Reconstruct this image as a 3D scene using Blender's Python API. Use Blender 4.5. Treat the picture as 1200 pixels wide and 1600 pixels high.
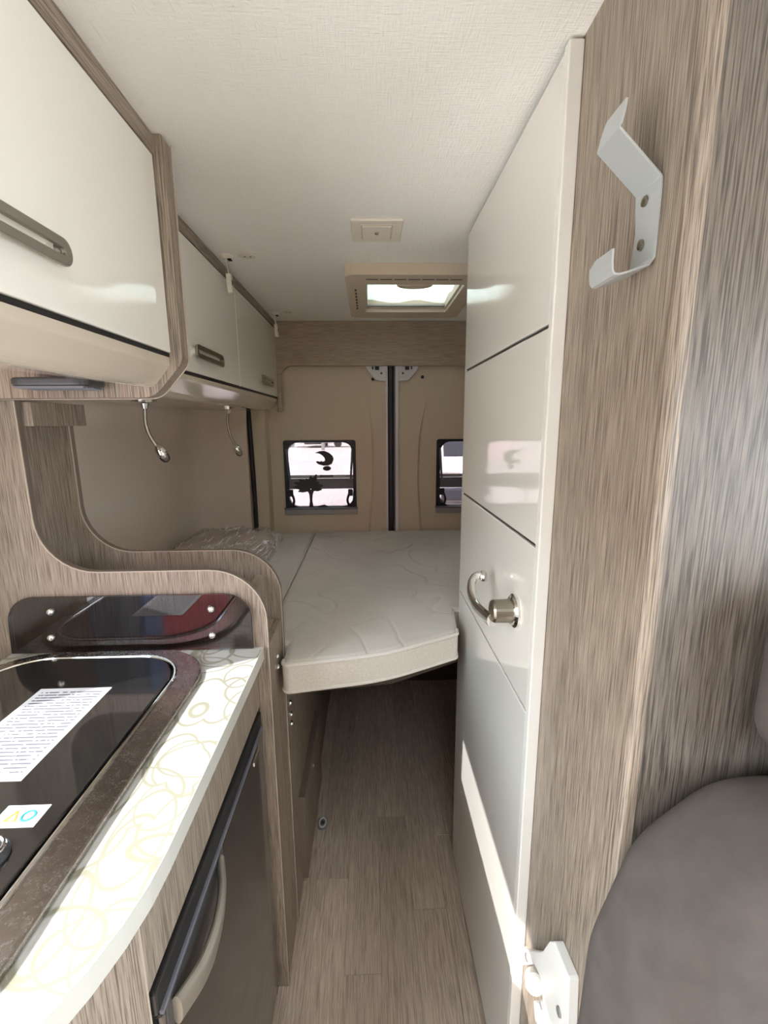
import bpy, bmesh, math, random
from mathutils import Vector, Matrix
random.seed(7)
for o in list(bpy.data.objects): bpy.data.objects.remove(o)
SC = bpy.context.scene
COL = SC.collection
PI = math.pi

# ------------------------------------------------------------------ camera
F_PX, PITCH, YAW, ROLL, CAM_H = 704.0, 0.1934, 0.0325, -0.0071, 1.40
_f = Vector((math.sin(YAW)*math.cos(PITCH), math.cos(YAW)*math.cos(PITCH), -math.sin(PITCH)))
_r0 = Vector((math.cos(YAW), -math.sin(YAW), 0)); _u0 = _r0.cross(_f)
_r = _r0*math.cos(ROLL) + _u0*math.sin(ROLL); _u = -_r0*math.sin(ROLL) + _u0*math.cos(ROLL)
cam = bpy.data.cameras.new('camera'); camo = bpy.data.objects.new('camera', cam); COL.objects.link(camo)
cam.sensor_fit = 'VERTICAL'; cam.sensor_height = 36.0; cam.lens = F_PX/1600*36.0
cam.clip_start = 0.02; cam.clip_end = 400
camo.matrix_world = Matrix(((_r.x, _u.x, -_f.x, 0), (_r.y, _u.y, -_f.y, 0), (_r.z, _u.z, -_f.z, CAM_H), (0, 0, 0, 1)))
SC.camera = camo

# ------------------------------------------------------------------ sky, sun, exposure
SUN_DIR = Vector((1.0, 0.58, -1.14))
W = bpy.data.worlds.new('sky'); SC.world = W; W.use_nodes = True
bg = W.node_tree.nodes['Background']
bg.inputs['Color'].default_value = (0.80, 0.915, 1.0, 1); bg.inputs['Strength'].default_value = 6.2
sl = bpy.data.lights.new('sun', 'SUN'); sl.energy = 4.6; sl.angle = 0.0093; sl.color = (1.0, 0.985, 0.96)
so = bpy.data.objects.new('sun', sl); COL.objects.link(so)
so.rotation_euler = SUN_DIR.to_track_quat('-Z', 'Y').to_euler(); so.location = (-6, -3, 8)
vs = SC.view_settings
vs.view_transform = 'Standard'; vs.look = 'None'; vs.gamma = 1.0; vs.use_curve_mapping = False
vs.exposure = 1.0
cy = SC.cycles
cy.max_bounces = 14; cy.diffuse_bounces = 8; cy.glossy_bounces = 6; cy.transparent_max_bounces = 16
cy.blur_glossy = 0.1; cy.sample_clamp_indirect = 20.0
cy.caustics_reflective = True; cy.caustics_refractive = False
cy.use_denoising = True

# ------------------------------------------------------------------ materials
def srgb(r, g, b):
    return tuple(((c/255)/12.92 if c/255 <= .04045 else ((c/255+.055)/1.055)**2.4) for c in (r, g, b)) + (1,)
class NT:
    def __init__(s, name):
        s.m = bpy.data.materials.new(name); s.m.use_nodes = True
        s.t = s.m.node_tree; s.b = s.t.nodes['Principled BSDF']; s.out = s.t.nodes['Material Output']
    def n(s, kind, **kw):
        nd = s.t.nodes.new('ShaderNode'+kind)
        for k, v in kw.items():
            if k.startswith('_'): nd.inputs[k[1:].replace('_', ' ')].default_value = v
            else: setattr(nd, k, v)
        return nd
    def l(s, a, b): s.t.links.new(a, b)
    def coord(s, scale=(1, 1, 1), kind='Object', rot=(0, 0, 0)):
        tc = s.n('TexCoord'); mp = s.n('Mapping'); mp.inputs['Scale'].default_value = scale; mp.inputs['Rotation'].default_value = rot
        s.l(tc.outputs[kind], mp.inputs['Vector']); return mp.outputs['Vector']
    def noise(s, vec, scale, detail=3, rough=.55, dist=0):
        nd = s.n('TexNoise', _Scale=scale, _Detail=detail, _Roughness=rough, _Distortion=dist); s.l(vec, nd.inputs['Vector']); return nd.outputs['Fac']
    def ramp(s, fac, stops):
        r = s.n('ValToRGB'); e = r.color_ramp.elements
        while len(e) < len(stops): e.new(.5)
        for i, (p, c) in enumerate(stops):
            e[i].position = p; e[i].color = c if len(c) == 4 else tuple(c)+(1,)
        s.l(fac, r.inputs['Fac']); return r.outputs['Color']
    def mix(s, a, b, fac, mode='MIX'):
        m = s.n('MixRGB', blend_type=mode)
        for v, k in ((fac, 'Fac'), (a, 'Color1'), (b, 'Color2')):
            if hasattr(v, 'is_linked'): s.l(v, m.inputs[k])
            else: m.inputs[k].default_value = v
        return m.outputs['Color']
    def math(s, op, a, b=0.0):
        m = s.n('Math', operation=op)
        for v, k in ((a, 0), (b, 1)):
            if hasattr(v, 'is_linked'): s.l(v, m.inputs[k])
            else: m.inputs[k].default_value = v
        return m.outputs[0]
    def bump(s, h, strength=.3, dist=.002):
        b = s.n('Bump', _Strength=strength, _Distance=dist); s.l(h, b.inputs['Height']); s.l(b.outputs['Normal'], s.b.inputs['Normal'])
    def set(s, **kw):
        for k, v in kw.items():
            i = s.b.inputs[k.replace('_', ' ')]
            if hasattr(v, 'is_linked'): s.l(v, i)
            else: i.default_value = v
        return s.m
def plain(name, col, rough=.5, metal=0.0, coat=0.0, spec=.5):
    t = NT(name); return t.set(Base_Color=col, Roughness=rough, Metallic=metal, Coat_Weight=coat, Coat_Roughness=.05, Specular_IOR_Level=spec)
def speck(name, col, rough=.6, amount=.06, scale=60, bump=.15, dist=.001, metal=0.0, spec=.5):
    t = NT(name); v = t.coord(); n = t.noise(v, scale, 4)
    d = tuple(c*(1-amount*2) for c in col[:3])+(1,); u = tuple(min(1, c*(1+amount)) for c in col[:3])+(1,)
    c = t.ramp(n, [(.3, d), (.7, u)]); t.bump(n, bump, dist); return t.set(Base_Color=c, Roughness=rough, Metallic=metal, Specular_IOR_Level=spec)
def wood(name, axis, dark, light, fine=700, rough=.45, rnd=False):
    t = NT(name); k = 2.0
    sc = {'X': (k/fine*7, 1, 1), 'Y': (1, k/fine*7, 1), 'Z': (1, 1, k/fine*7)}[axis]
    v = t.coord(sc)
    if rnd:
        oi = t.n('ObjectInfo'); ad = t.n('VectorMath', operation='ADD'); sc2 = t.n('VectorMath', operation='SCALE')
        cb = t.n('CombineXYZ'); 
        for i in range(3): t.l(oi.outputs['Random'], cb.inputs[i])
        t.l(cb.outputs[0], sc2.inputs[0]); sc2.inputs['Scale'].default_value = 6.2
        t.l(v, ad.inputs[0]); t.l(sc2.outputs[0], ad.inputs[1]); v = ad.outputs[0]
    a = t.noise(v, fine, 4, .6); b = t.noise(v, fine*.22, 3, .5, .4)
    f = t.math('ADD', t.math('MULTIPLY', a, .85), t.math('MULTIPLY', b, .15))
    c = t.ramp(f, [(.40, dark), (.5, tuple((dark[i]*.4+light[i]*.6) for i in range(3))), (.60, light)])
    if rnd:
        hv = t.n('HueSaturation'); t.l(c, hv.inputs['Color'])
        vv = t.math('ADD', t.math('MULTIPLY', oi.outputs['Random'], .22), .89); t.l(vv, hv.inputs['Value']); c = hv.outputs['Color']
    t.bump(a, .22, .0008)
    return t.set(Base_Color=c, Roughness=rough)
M = {}
WD, WL = srgb(98, 87, 77), srgb(164, 149, 134)
M['wood_z'] = wood('wood_vertical_grain', 'Z', WD, WL)
M['wood_x'] = wood('wood_cross_grain', 'X', srgb(136, 121, 104), srgb(180, 164, 144))
M['wood_y'] = wood('wood_long_grain', 'Y', WD, WL)
M['wood_shaded'] = wood('wood_shaded_vertical_grain', 'Z', srgb(70, 63, 57), srgb(120, 110, 101), fine=560)  # same wood again, with the front wall's shade put into the colour
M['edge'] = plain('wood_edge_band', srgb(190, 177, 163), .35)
M['edge_dark'] = plain('wood_edge_dark_band', srgb(116, 103, 93), .4)  # darker band colour for board and hatch edges
M['plank'] = wood('floor_plank_wood', 'Y', srgb(158, 141, 126), srgb(202, 186, 170), fine=520, rough=.38, rnd=True)
M['subfloor'] = plain('subfloor', srgb(124, 109, 96), .7)
M['white_gloss'] = plain('white_gloss_lacquer', srgb(240, 238, 231), .07, coat=.6)
M['door_white'] = plain('white_gloss_door', srgb(226, 223, 216), .08, coat=.6)
M['door_edge'] = plain('white_door_edging', srgb(220, 217, 212), .3)
M['cove'] = plain('beige_gloss_laminate', srgb(206, 195, 179), .12, coat=.4)
M['lining'] = speck('wall_lining_vinyl', srgb(216, 202, 188), .65, .03, 300, .2, .0005)
M['rear_lining'] = speck('rear_door_lining_vinyl', srgb(202, 187, 164), .6, .03, 300, .2, .0005)
M['black'] = plain('black_rubber', srgb(22, 21, 22), .45)
M['groove'] = plain('dark_groove', srgb(44, 41, 39), .5)
M['white_metal'] = plain('white_painted_metal', srgb(206, 204, 204), .3)
M['plastic_cream'] = plain('cream_plastic', srgb(228, 222, 210), .35)
M['plastic_vent'] = plain('vent_plastic', srgb(206, 192, 172), .4)
M['plastic_white'] = plain('white_plastic', srgb(238, 236, 232), .35)
M['grey_paint'] = plain('grey_powder_coat', srgb(172, 175, 175), .35)
M['chrome'] = plain('chrome', (.78, .77, .75, 1), .08, 1.0)
M['brushed'] = plain('satin_nickel', srgb(150, 143, 130), .28, 1.0)
M['handle_grey'] = plain('brushed_grey_handle', srgb(158, 152, 142), .38, .75)
M['glass_black'] = plain('black_glass', srgb(14, 14, 16), .06, coat=.3)
M['glass_lid'] = plain('black_glass_lid', srgb(24, 23, 23), .09, coat=1.0, spec=.8)
M['fridge'] = plain('dark_fridge_laminate', srgb(52, 48, 46), .16, coat=.35)
M['dark_plastic'] = plain('dark_grey_plastic', srgb(58, 58, 60), .4)
M['sill'] = plain('grey_aluminium', srgb(150, 148, 146), .35, .3)
M['rail'] = plain('blind_rail_grey', srgb(104, 104, 112), .4)
M['decal'] = plain('dark_decal', srgb(46, 44, 42), .6)
M['tinted'] = plain('tinted_screen', srgb(40, 44, 50), .1)
M['car_white'] = plain('white_car_paint', srgb(226, 224, 230), .25, coat=.5)
M['car_dark'] = plain('dark_car_paint', srgb(48, 48, 56), .3, coat=.4)
M['tyre'] = plain('tyre_rubber', srgb(28, 27, 27), .8)
M['red_wall'] = speck('red_cladding', srgb(188, 62, 62), .6, .05, 3)
M['blue_wall'] = speck('blue_grey_cladding', srgb(86, 104, 140), .6, .05, 3)
M['under'] = plain('bed_board_dark', srgb(60, 50, 42), .8)
# stainless rim with scratches
t = NT('scratched_steel'); v = t.coord((1, 1, 1)); a = t.noise(v, 55, 6, .7, 1.5); b = t.noise(v, 420, 2)
t.bump(b, .08, .0004); M['steel'] = t.set(Base_Color=t.ramp(a, [(.3, srgb(158, 151, 146)), (.7, srgb(176, 170, 164))]), Metallic=1.0, Roughness=t.ramp(t.math('MULTIPLY', t.math('ADD', a, b), .5), [(.4, (.20,)*3), (.6, (.29,)*3)]))
# ceiling cloth: woven cross threads
t = NT('ceiling_woven_vinyl')
w1 = t.noise(t.coord((1, .12, 1)), 330, 3, .6); w2 = t.noise(t.coord((.12, 1, 1)), 330, 3, .6)
h = t.math('ADD', w1, w2); t.bump(h, .9, .0014)
M['ceiling'] = t.set(Base_Color=t.ramp(h, [(.35, srgb(228, 227, 222)), (.65, srgb(244, 243, 239))]), Roughness=.5)
# worktop with leaf outlines
t = NT('worktop_leaf_laminate'); v0 = t.coord((1, 1, 1)); dn = t.n('TexNoise', _Scale=6, _Detail=2); t.l(v0, dn.inputs['Vector'])
vv = t.n('VectorMath', operation='MULTIPLY_ADD'); t.l(dn.outputs['Color'], vv.inputs[0]); vv.inputs[1].default_value = (0.015, 0.015, 0); t.l(v0, vv.inputs[2])
def vor(sc, off, st, rad, w):
    mp = t.n('Mapping'); mp.inputs['Scale'].default_value = st; mp.inputs['Location'].default_value = off; t.l(vv.outputs[0], mp.inputs['Vector'])
    vo = t.n('TexVoronoi', feature='F1', _Scale=sc, _Randomness=1.0); t.l(mp.outputs[0], vo.inputs['Vector'])
    return t.ramp(t.math('ABSOLUTE', t.math('SUBTRACT', vo.outputs['Distance'], rad)), [(w*.35, (1,)*3), (w, (0,)*3)])
ln = vor(9, (0, 0, 0), (1.5, .75, .01), .44, .036)
for a_ in ((9, (3, 5, 0), (.8, 1.5, .01), .46, .034), (12, (9, 2, 0), (1.2, .9, .01), .46, .036), (7, (5, 8, 0), (1.0, 1.3, .01), .48, .028), (8, (1, 7, 0), (1.4, .9, .01), .42, .028)):
    ln = t.mix(ln, vor(*a_), 1.0, 'LIGHTEN')
M['worktop'] = t.set(Coat_Weight=.7, Coat_Roughness=.08, Base_Color=t.mix(srgb(188, 188, 183), srgb(140, 138, 122), ln), Roughness=.3)
M['worktop_edge'] = plain('worktop_edging', srgb(196, 194, 186), .3)
# mattress cloth with quilting curves
def quilt(name, c):
    t = NT(name); v = t.coord((1, 1, .05)); n = t.noise(v, 5.2, 0, .5, .6)
    g = t.math('ABSOLUTE', t.math('SUBTRACT', n, .5)); line = t.ramp(g, [(.0, (0,)*3), (.03, (1,)*3)])
    f = t.noise(t.coord(), 500, 2); h = t.math('ADD', line, t.math('MULTIPLY', f, .15))
    t.bump(h, .55, .004); s = t.noise(t.coord(), 4, 3)
    d = tuple(x*.88 for x in c[:3])+(1,)
    return t.set(Base_Color=t.mix(t.ramp(s, [(.35, d), (.6, c)]), d, t.math('MULTIPLY', t.math('SUBTRACT', 1.0, line), .35)), Roughness=.85, Sheen_Weight=.2)
M['mattress'] = quilt('mattress_cloth', srgb(206, 201, 193))
M['band'] = speck('mattress_border_cloth', srgb(206, 200, 190), .9, .06, 260, .5, .002)
M['piping'] = speck('mattress_piping', srgb(212, 207, 200), .8, .03, 200, .2)
M['cushion'] = speck('cushion_cloth', srgb(186, 170, 152), .8, .05, 80, .2)
M['suede'] = speck('taupe_suede', srgb(90, 83, 79), .95, .08, 26, .12, .002, spec=.15)
M['sand'] = speck('sandy_ground', srgb(190, 185, 180), .9, .08, .9, .3, .02)
M['asphalt'] = speck('dusty_ground', srgb(184, 170, 160), .9, .08, 1.2, .3, .02)
# clear plastic film with creases
def film(name, tint, creases, gl):
    t = NT(name); tr = t.n('BsdfTransparent'); tr.inputs['Color'].default_value = tint
    go = t.n('BsdfGlossy'); go.inputs['Roughness'].default_value = .09 if creases else .02
    fr = t.n('Fresnel', _IOR=1.45); mx = t.n('MixShader')
    if creases:
        h = t.noise(t.coord((1, .35, 1), rot=(0, 0, .5)), 34, 3, .6, 1.2); b = t.n('Bump', _Strength=1.0, _Distance=.012)
        t.l(h, b.inputs['Height']); t.l(b.outputs['Normal'], go.inputs['Normal']); t.l(b.outputs['Normal'], fr.inputs['Normal'])
    fac = t.math('ADD', t.math('MULTIPLY', fr.outputs[0], gl), .03); t.l(fac, mx.inputs['Fac'])
    t.l(tr.outputs[0], mx.inputs[1]); t.l(go.outputs[0], mx.inputs[2]); t.l(mx.outputs[0], t.out.inputs['Surface']); return t.m
t = NT('clear_plastic_film'); h = t.noise(t.coord((1, .10, 1), rot=(0, 0, .35)), 42, 3, .5, .25)
rg = t.ramp(t.math('ABSOLUTE', t.math('SUBTRACT', h, .5)), [(.0, (1,)*3), (.05, (.0,)*3)])  # whitish creases and their glints mixed in as fixed white streaks
tr = t.n('BsdfTransparent'); b2 = t.n('BsdfPrincipled', _Roughness=.22); b2.inputs['Base Color'].default_value = (.85, .85, .85, 1)
mx = t.n('MixShader'); t.l(t.math('ADD', t.math('MULTIPLY', rg, .8), .12), mx.inputs['Fac']); t.l(tr.outputs[0], mx.inputs[1]); t.l(b2.outputs[0], mx.inputs[2]); t.l(mx.outputs[0], t.out.inputs['Surface']); M['film'] = t.m
M['glass'] = film('window_glass', (.45, .405, .41, 1), False, 1.0)
M['smoked'] = film('smoked_glass_panel', (.50, .47, .47, 1), False, 1.2)
M['lens'] = film('clear_lamp_lens', (.8, .8, .78, 1), False, 3.0)
# roof blind: thin pleated cloth that lets daylight through
t = NT('pleated_blind'); tl = t.n('BsdfTranslucent'); tl.inputs['Color'].default_value = (.19, .205, .182, 1)
df = t.n('BsdfDiffuse'); df.inputs['Color'].default_value = (.8, .8, .75, 1); mx = t.n('MixShader', _Fac=.35)
t.l(tl.outputs[0], mx.inputs[1]); t.l(df.outputs[0], mx.inputs[2]); t.l(mx.outputs[0], t.out.inputs['Surface']); M['blind'] = t.m
# printed sheet: rows of small type
t = NT('printed_sheet'); v = t.coord((1, 1, 1)); sx = t.n('SeparateXYZ'); t.l(v, sx.inputs[0])
row = t.math('FRACT', t.math('MULTIPLY', sx.outputs['Y'], 130)); isrow = t.math('LESS_THAN', row, .40)
cw = t.n('CombineXYZ'); t.l(t.math('MULTIPLY', sx.outputs['X'], 190), cw.inputs[0]); t.l(t.math('MULTIPLY', t.math('FLOOR', t.math('MULTIPLY', sx.outputs['Y'], 130)), 3.7), cw.inputs[1])
wd = t.noise(cw.outputs[0], 1.0, 1); ink = t.math('MULTIPLY', isrow, t.math('GREATER_THAN', wd, .40))
mg = t.math('MULTIPLY', t.math('LESS_THAN', t.math('ABSOLUTE', sx.outputs['X']), .052), t.math('LESS_THAN', t.math('ABSOLUTE', sx.outputs['Y']), .096))
M['sheet'] = t.set(Base_Color=t.mix(srgb(204, 204, 208), srgb(92, 92, 102), t.math('MULTIPLY', ink, mg)), Roughness=.7)
M['yellow'] = plain('yellow_print', srgb(232, 196, 48), .6); M['cyan'] = plain('cyan_print', srgb(40, 160, 176), .6)

# ------------------------------------------------------------------ mesh helpers
def root_loc(o):
    while o.parent: o = o.parent
    return Vector(o.location)
def obj(name, bm, m, parent=None, at=None, smooth=False):
    """bm is in world coordinates; links it as one mesh object (a part of parent, or a thing with its origin at `at`)."""
    off = root_loc(parent) if parent else Vector(at or (0, 0, 0))
    bmesh.ops.recalc_face_normals(bm, faces=bm.faces[:])
    bmesh.ops.translate(bm, verts=bm.verts[:], vec=-off)
    me = bpy.data.meshes.new(name); bm.to_mesh(me); bm.free()
    if smooth: me.shade_smooth(); me.set_sharp_from_angle(angle=math.radians(42))
    for x in (m if isinstance(m, (list, tuple)) else [m]): me.materials.append(M[x])
    o = bpy.data.objects.new(name, me); COL.objects.link(o)
    if parent: o.parent = parent
    else: o.location = off
    return o
def tag(o, label=None, cat=None, group=None, kind=None):
    for k, v in (('label', label), ('category', cat), ('group', group), ('kind', kind)):
        if v: o[k] = v
    return o
def thing(name, label, cat, at, group=None, kind=None):
    o = bpy.data.objects.new(name, None); COL.objects.link(o); o.location = at; o.empty_display_size = .05
    return tag(o, label, cat, group, kind)
def bev(bm, w, seg=2, ang=30, sel=None):
    if w <= 0: return bm
    ed = [e for e in bm.edges if len(e.link_faces) == 2 and e.calc_face_angle(0) > math.radians(ang) and (sel is None or sel(e))]
    if ed: bmesh.ops.bevel(bm, geom=ed, offset=w, segments=seg, affect='EDGES', profile=.5, clamp_overlap=True)
    return bm
def bx(lo, hi, b=.0, seg=2, bm=None):
    lo, hi = [min(a, c) for a, c in zip(lo, hi)], [max(a, c) for a, c in zip(lo, hi)]
    n = bmesh.new(); r = bmesh.ops.create_cube(n, size=1)
    for v in n.verts: v.co = Vector([(lo[i]+hi[i])/2 + v.co[i]*(hi[i]-lo[i]) for i in range(3)])
    bev(n, b, seg)
    return merge(bm, n) if bm is not None else n
def merge(a, b):
    me = bpy.data.meshes.new('tmp'); b.to_mesh(me); b.free(); a.from_mesh(me); bpy.data.meshes.remove(me); return a
def P3(axis, p, h):
    return {'X': Vector((h, p[0], p[1])), 'Y': Vector((p[0], h, p[1])), 'Z': Vector((p[0], p[1], h))}[axis]
def prism(poly, axis, a, b, bevel=0, seg=2, ang=30):
    bm = bmesh.new()
    lo = [bm.verts.new(P3(axis, p, a)) for p in poly]; hi = [bm.verts.new(P3(axis, p, b)) for p in poly]
    n = len(poly); bm.faces.new(lo); bm.faces.new(hi[::-1])
    for i in range(n): bm.faces.new((lo[i], hi[i], hi[(i+1) % n], lo[(i+1) % n]))
    bmesh.ops.recalc_face_normals(bm, faces=bm.faces[:])
    return bev(bm, bevel, seg, ang)
def holed(outer, holes, axis, a, b, bevel=0, seg=2):
    bm = bmesh.new(); ed = []
    for lp in [outer]+holes:
        vs_ = [bm.verts.new(P3(axis, p, a)) for p in lp]
        ed += [bm.edges.new((vs_[i], vs_[(i+1) % len(vs_)])) for i in range(len(vs_))]
    r = bmesh.ops.triangle_fill(bm, use_beauty=True, use_dissolve=False, edges=ed)
    fs = [f for f in r['geom'] if isinstance(f, bmesh.types.BMFace)]
    e = bmesh.ops.extrude_face_region(bm, geom=fs)
    d = P3(axis, (0, 0), b-a)
    bmesh.ops.translate(bm, verts=[v for v in e['geom'] if isinstance(v, bmesh.types.BMVert)], vec=d)
    bmesh.ops.recalc_face_normals(bm, faces=bm.faces[:])
    return bev(bm, bevel, seg)
def rect(x0, y0, x1, y1): return [(x0, y0), (x1, y0), (x1, y1), (x0, y1)]
def rpoly(pts, n=6):
    """polygon with rounded corners: points (x, y, r)"""
    out = []; k = len(pts)
    for i in range(k):
        p = Vector(pts[i][:2]); r = pts[i][2] if len(pts[i]) > 2 else 0
        a = Vector(pts[i-1][:2])-p; c = Vector(pts[(i+1) % k][:2])-p
        if r <= 0: out.append(tuple(p)); continue
        a.normalize(); c.normalize(); th = math.acos(max(-1, min(1, a.dot(c))))
        t_ = r/math.tan(th/2); cen = p+(a+c).normalized()*(r/math.sin(th/2))
        s = p+a*t_-cen; e = p+c*t_-cen; a0 = math.atan2(s.y, s.x); a1 = math.atan2(e.y, e.x); d = (a1-a0+PI) % (2*PI)-PI
        out += [(cen.x+r*math.cos(a0+d*j/n), cen.y+r*math.sin(a0+d*j/n)) for j in range(n+1)]
    return out
def rrect(x0, y0, x1, y1, r, n=6): return rpoly([(x0, y0, r), (x1, y0, r), (x1, y1, r), (x0, y1, r)], n)
def tube(pts, r, n=10, closed=False, bm=None):
    bm = bm or bmesh.new(); pts = [Vector(p) for p in pts]; k = len(pts); rings = []
    rs = r if isinstance(r, (list, tuple)) else [r]*k; nrm = None
    for i, p in enumerate(pts):
        tg = (pts[(i+1) % k]-pts[i-1]) if closed else (pts[min(i+1, k-1)]-pts[max(i-1, 0)])
        tg.normalize()
        if nrm is None: nrm = tg.orthogonal().normalized()
        nrm = (nrm-tg*nrm.dot(tg)).normalized(); bn = tg.cross(nrm)
        rings.append([bm.verts.new(p+(nrm*math.cos(2*PI*j/n)+bn*math.sin(2*PI*j/n))*rs[i]) for j in range(n)])
    for i in range(k if closed else k-1):
        A, B = rings[i], rings[(i+1) % k]
        for j in range(n): bm.faces.new((A[j], A[(j+1) % n], B[(j+1) % n], B[j]))
    if not closed: bm.faces.new(rings[0][::-1]); bm.faces.new(rings[-1])
    return bm
def lathe(prof, c, axis=(0, 0, 1), n=24, bm=None):
    """prof: (radius, height) along axis from c"""
    bm = bm or bmesh.new(); ax = Vector(axis).normalized(); u = ax.orthogonal().normalized(); w = ax.cross(u); c = Vector(c); rings = []
    for r, h in prof: rings.append([bm.verts.new(c+ax*h+(u*math.cos(2*PI*j/n)+w*math.sin(2*PI*j/n))*max(r, 1e-5)) for j in range(n)])
    for A, B in zip(rings, rings[1:]):
        for j in range(n): bm.faces.new((A[j], A[(j+1) % n], B[(j+1) % n], B[j]))
    bm.faces.new(rings[0][::-1]); bm.faces.new(rings[-1]); return bm
def bez(p, n=16):
    """Catmull-Rom through the points"""
    p = [Vector(q) for q in p]; q = [p[0]*2-p[1]]+p+[p[-1]*2-p[-2]]; out = []
    for i in range(1, len(q)-2):
        for j in range(n):
            s = j/n; a, b, c, d = q[i-1:i+3]
            out.append(.5*((2*b)+(c-a)*s+(2*a-5*b+4*c-d)*s*s+(3*b-3*c+d-a)*s**3))
    return out+[p[-1]]
def ribbon(path, nrm_axis, a, b, th, closed=False):
    """thin strip following a 2-D path, spanning a..b along nrm_axis, raised by th on the left of the path"""
    bm = bmesh.new(); k = len(path); rows = []
    for i in range(k):
        p = Vector(path[i]); tg = Vector(path[min(i+1, k-1)])-Vector(path[max(i-1, 0)]); tg.normalize(); nn = Vector((-tg.y, tg.x))
        q = p+nn*th; rows.append([bm.verts.new(P3(nrm_axis, x, h)) for x, h in ((p, a), (q, a), (q, b), (p, b))])
    for A, B in zip(rows, rows[1:]):
        for j in range(4): bm.faces.new((A[j], A[(j+1) % 4], B[(j+1) % 4], B[j]))
    bm.faces.new(rows[0][::-1]); bm.faces.new(rows[-1]); return bm
def struct(name, bm, m, parent=None, label=None, smooth=False):
    o = obj(name, bm, m, parent, smooth=smooth)
    if not parent: o['kind'] = 'structure'
    if label: o['label'] = label
    return o

XL, XR, YB, ZC = -0.80, 1.03, 2.30, 1.875        # left / right lining, rear plane, ceiling
YF = -2.25

# ================================================================== THE SETTING
# floor: subfloor plus single planks
floor = struct('floor', bx((XL-.06, YF-.05, -.06), (XR+.06, YB+.05, -.010)), 'subfloor', label='grey-brown plank floor of the van aisle')
PWI = .0975; plank_me = {}
joints = {0: 1.39, 1: 1.07, -1: .917, -2: 1.172}
for c in range(-9, 11):
    x0 = .0145+c*PWI; x1 = x0+PWI
    if x1 < XL-.05 or x0 > XR: continue
    y = joints.get(c, random.uniform(.2, 1.2)); cuts = [YF, YB]; yy = y
    while yy > YF+.1: cuts.append(yy); yy -= 1.02
    yy = y+1.02
    while yy < YB-.1: cuts.append(yy); yy += 1.02
    cuts = sorted(cuts)
    for a, b in zip(cuts, cuts[1:]):
        o = obj('plank', bx((x0+.0002, a+.0003, -.0098), (x1-.0002, b-.0003, 0), .0004, 1), 'plank', floor)
# ceiling with two roof openings
HV = rrect(-.02, 1.56, .33, 1.95, .02, 4); HF = rrect(-.1, -.95, .4, -.45, .02, 4)
struct('ceiling', holed(rect(XL-.1, YF-.05, XR+.1, YB+.1), [HV, HF], 'Z', ZC, ZC+.05), 'ceiling', label='white woven vinyl van ceiling')
# left wall: moulded lining behind the kitchen, header over the side door, cab part
def smooth_path(p, n=6): return [tuple(v[:2]) for v in bez([(a, b, 0) for a, b in p], n)]
def lining_sheet(plan):
    zs = [(0.0, 0.0), (.9, 0.0), (1.36, 0.0), (1.40, .012), (1.43, .03), (1.47, .036), (1.56, .05), (ZC, .09)]
    bm = bmesh.new(); grid = []
    for (x, y) in plan:
        grid.append([bm.verts.new((x+dx*max(0, 1-max(0, y-1.99)*4), y, z)) for z, dx in zs])
    for A, B in zip(grid, grid[1:]):
        for j in range(len(zs)-1): bm.faces.new((A[j], A[j+1], B[j+1], B[j]))
    e = bmesh.ops.extrude_face_region(bm, geom=bm.faces[:]); bmesh.ops.translate(bm, verts=[v for v in e['geom'] if isinstance(v, bmesh.types.BMVert)], vec=(-.06, .02, 0))
    return bm
wl = struct('wall_left', lining_sheet([(XL, .55), (XL, 1.0), (XL, 1.5), (XL, 1.98)]), 'lining', label='taupe moulded side lining beside the bed', smooth=True)
corner = smooth_path([(XL, 1.84), (XL, 1.98), (-.787, 2.06), (-.745, 2.125), (-.67, 2.168), (-.58, 2.19)], 5)[5:]
struct('trim_4', lining_sheet(corner), 'lining', label='curved taupe lining in the rear corner beside the bed', smooth=True)
obj('header', bx((XL-.06, YF, 1.83), (XL+.02, .55, ZC)), 'lining', wl)
obj('cab_side', bx((XL-.05, YF, 0), (XL, -.80, 1.83)), 'lining', wl)
wr = struct('wall_right', holed(rect(YF, 0, YB, ZC), [rrect(-1.0, .85, .30, 1.55, .06)], 'X', XR, XR+.05), 'lining', label='taupe side lining on the bathroom side')
struct('wall_front', bx((XL-.05, YF-.05, 0), (XR+.05, YF, ZC)), 'lining', label='plain unseen cab front, closed up to keep out windscreen light')  # unseen; windscreen left out so less light comes from the cab

# rear: corner pillar, black seals, two doors, wooden header
struct('wall_rear', holed(rect(XL-.06, 0, XR+.06, ZC), [rect(-.56, .02, .80, ZC-.02)], 'Y', YB+.02, YB+.05), 'rear_lining', label='rear body frame around the two back doors')
pil = struct('trim_1', prism([(-.59, 2.19), (-.575, 2.215), (-.50, 2.24), (-.49, 2.32), (-.62, 2.32)], 'Z', 0, 1.66, .006), 'rear_lining', label='taupe corner post trim beside the rear door')
struct('trim_2', tube(bez([(-.563, 2.202, .80), (-.562, 2.202, 1.1), (-.566, 2.199, 1.47)], 6), .011, 10), 'black', label='black rubber door seal beside the bed', smooth=True)
def rear_door(n, x0, x1, wx0, wx1, wz0, wz1, label):
    hole = rrect(wx0, wz0, wx1, wz1, .012, 4)
    d = struct('door_%d' % n, holed(rect(x0, .02, x1, 1.86), [hole], 'Y', 2.292, 2.33), 'rear_lining', label=label)
    return d
WZ0, WZ1 = .952, 1.322
d1 = rear_door(1, -.52, .088, -.428, -.066, WZ0, WZ1, 'taupe lined rear door with the crescent decal window')
d2 = rear_door(2, .148, .80, .343, .705, WZ0, WZ1, 'taupe lined rear door partly hidden by the bathroom door')
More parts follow.
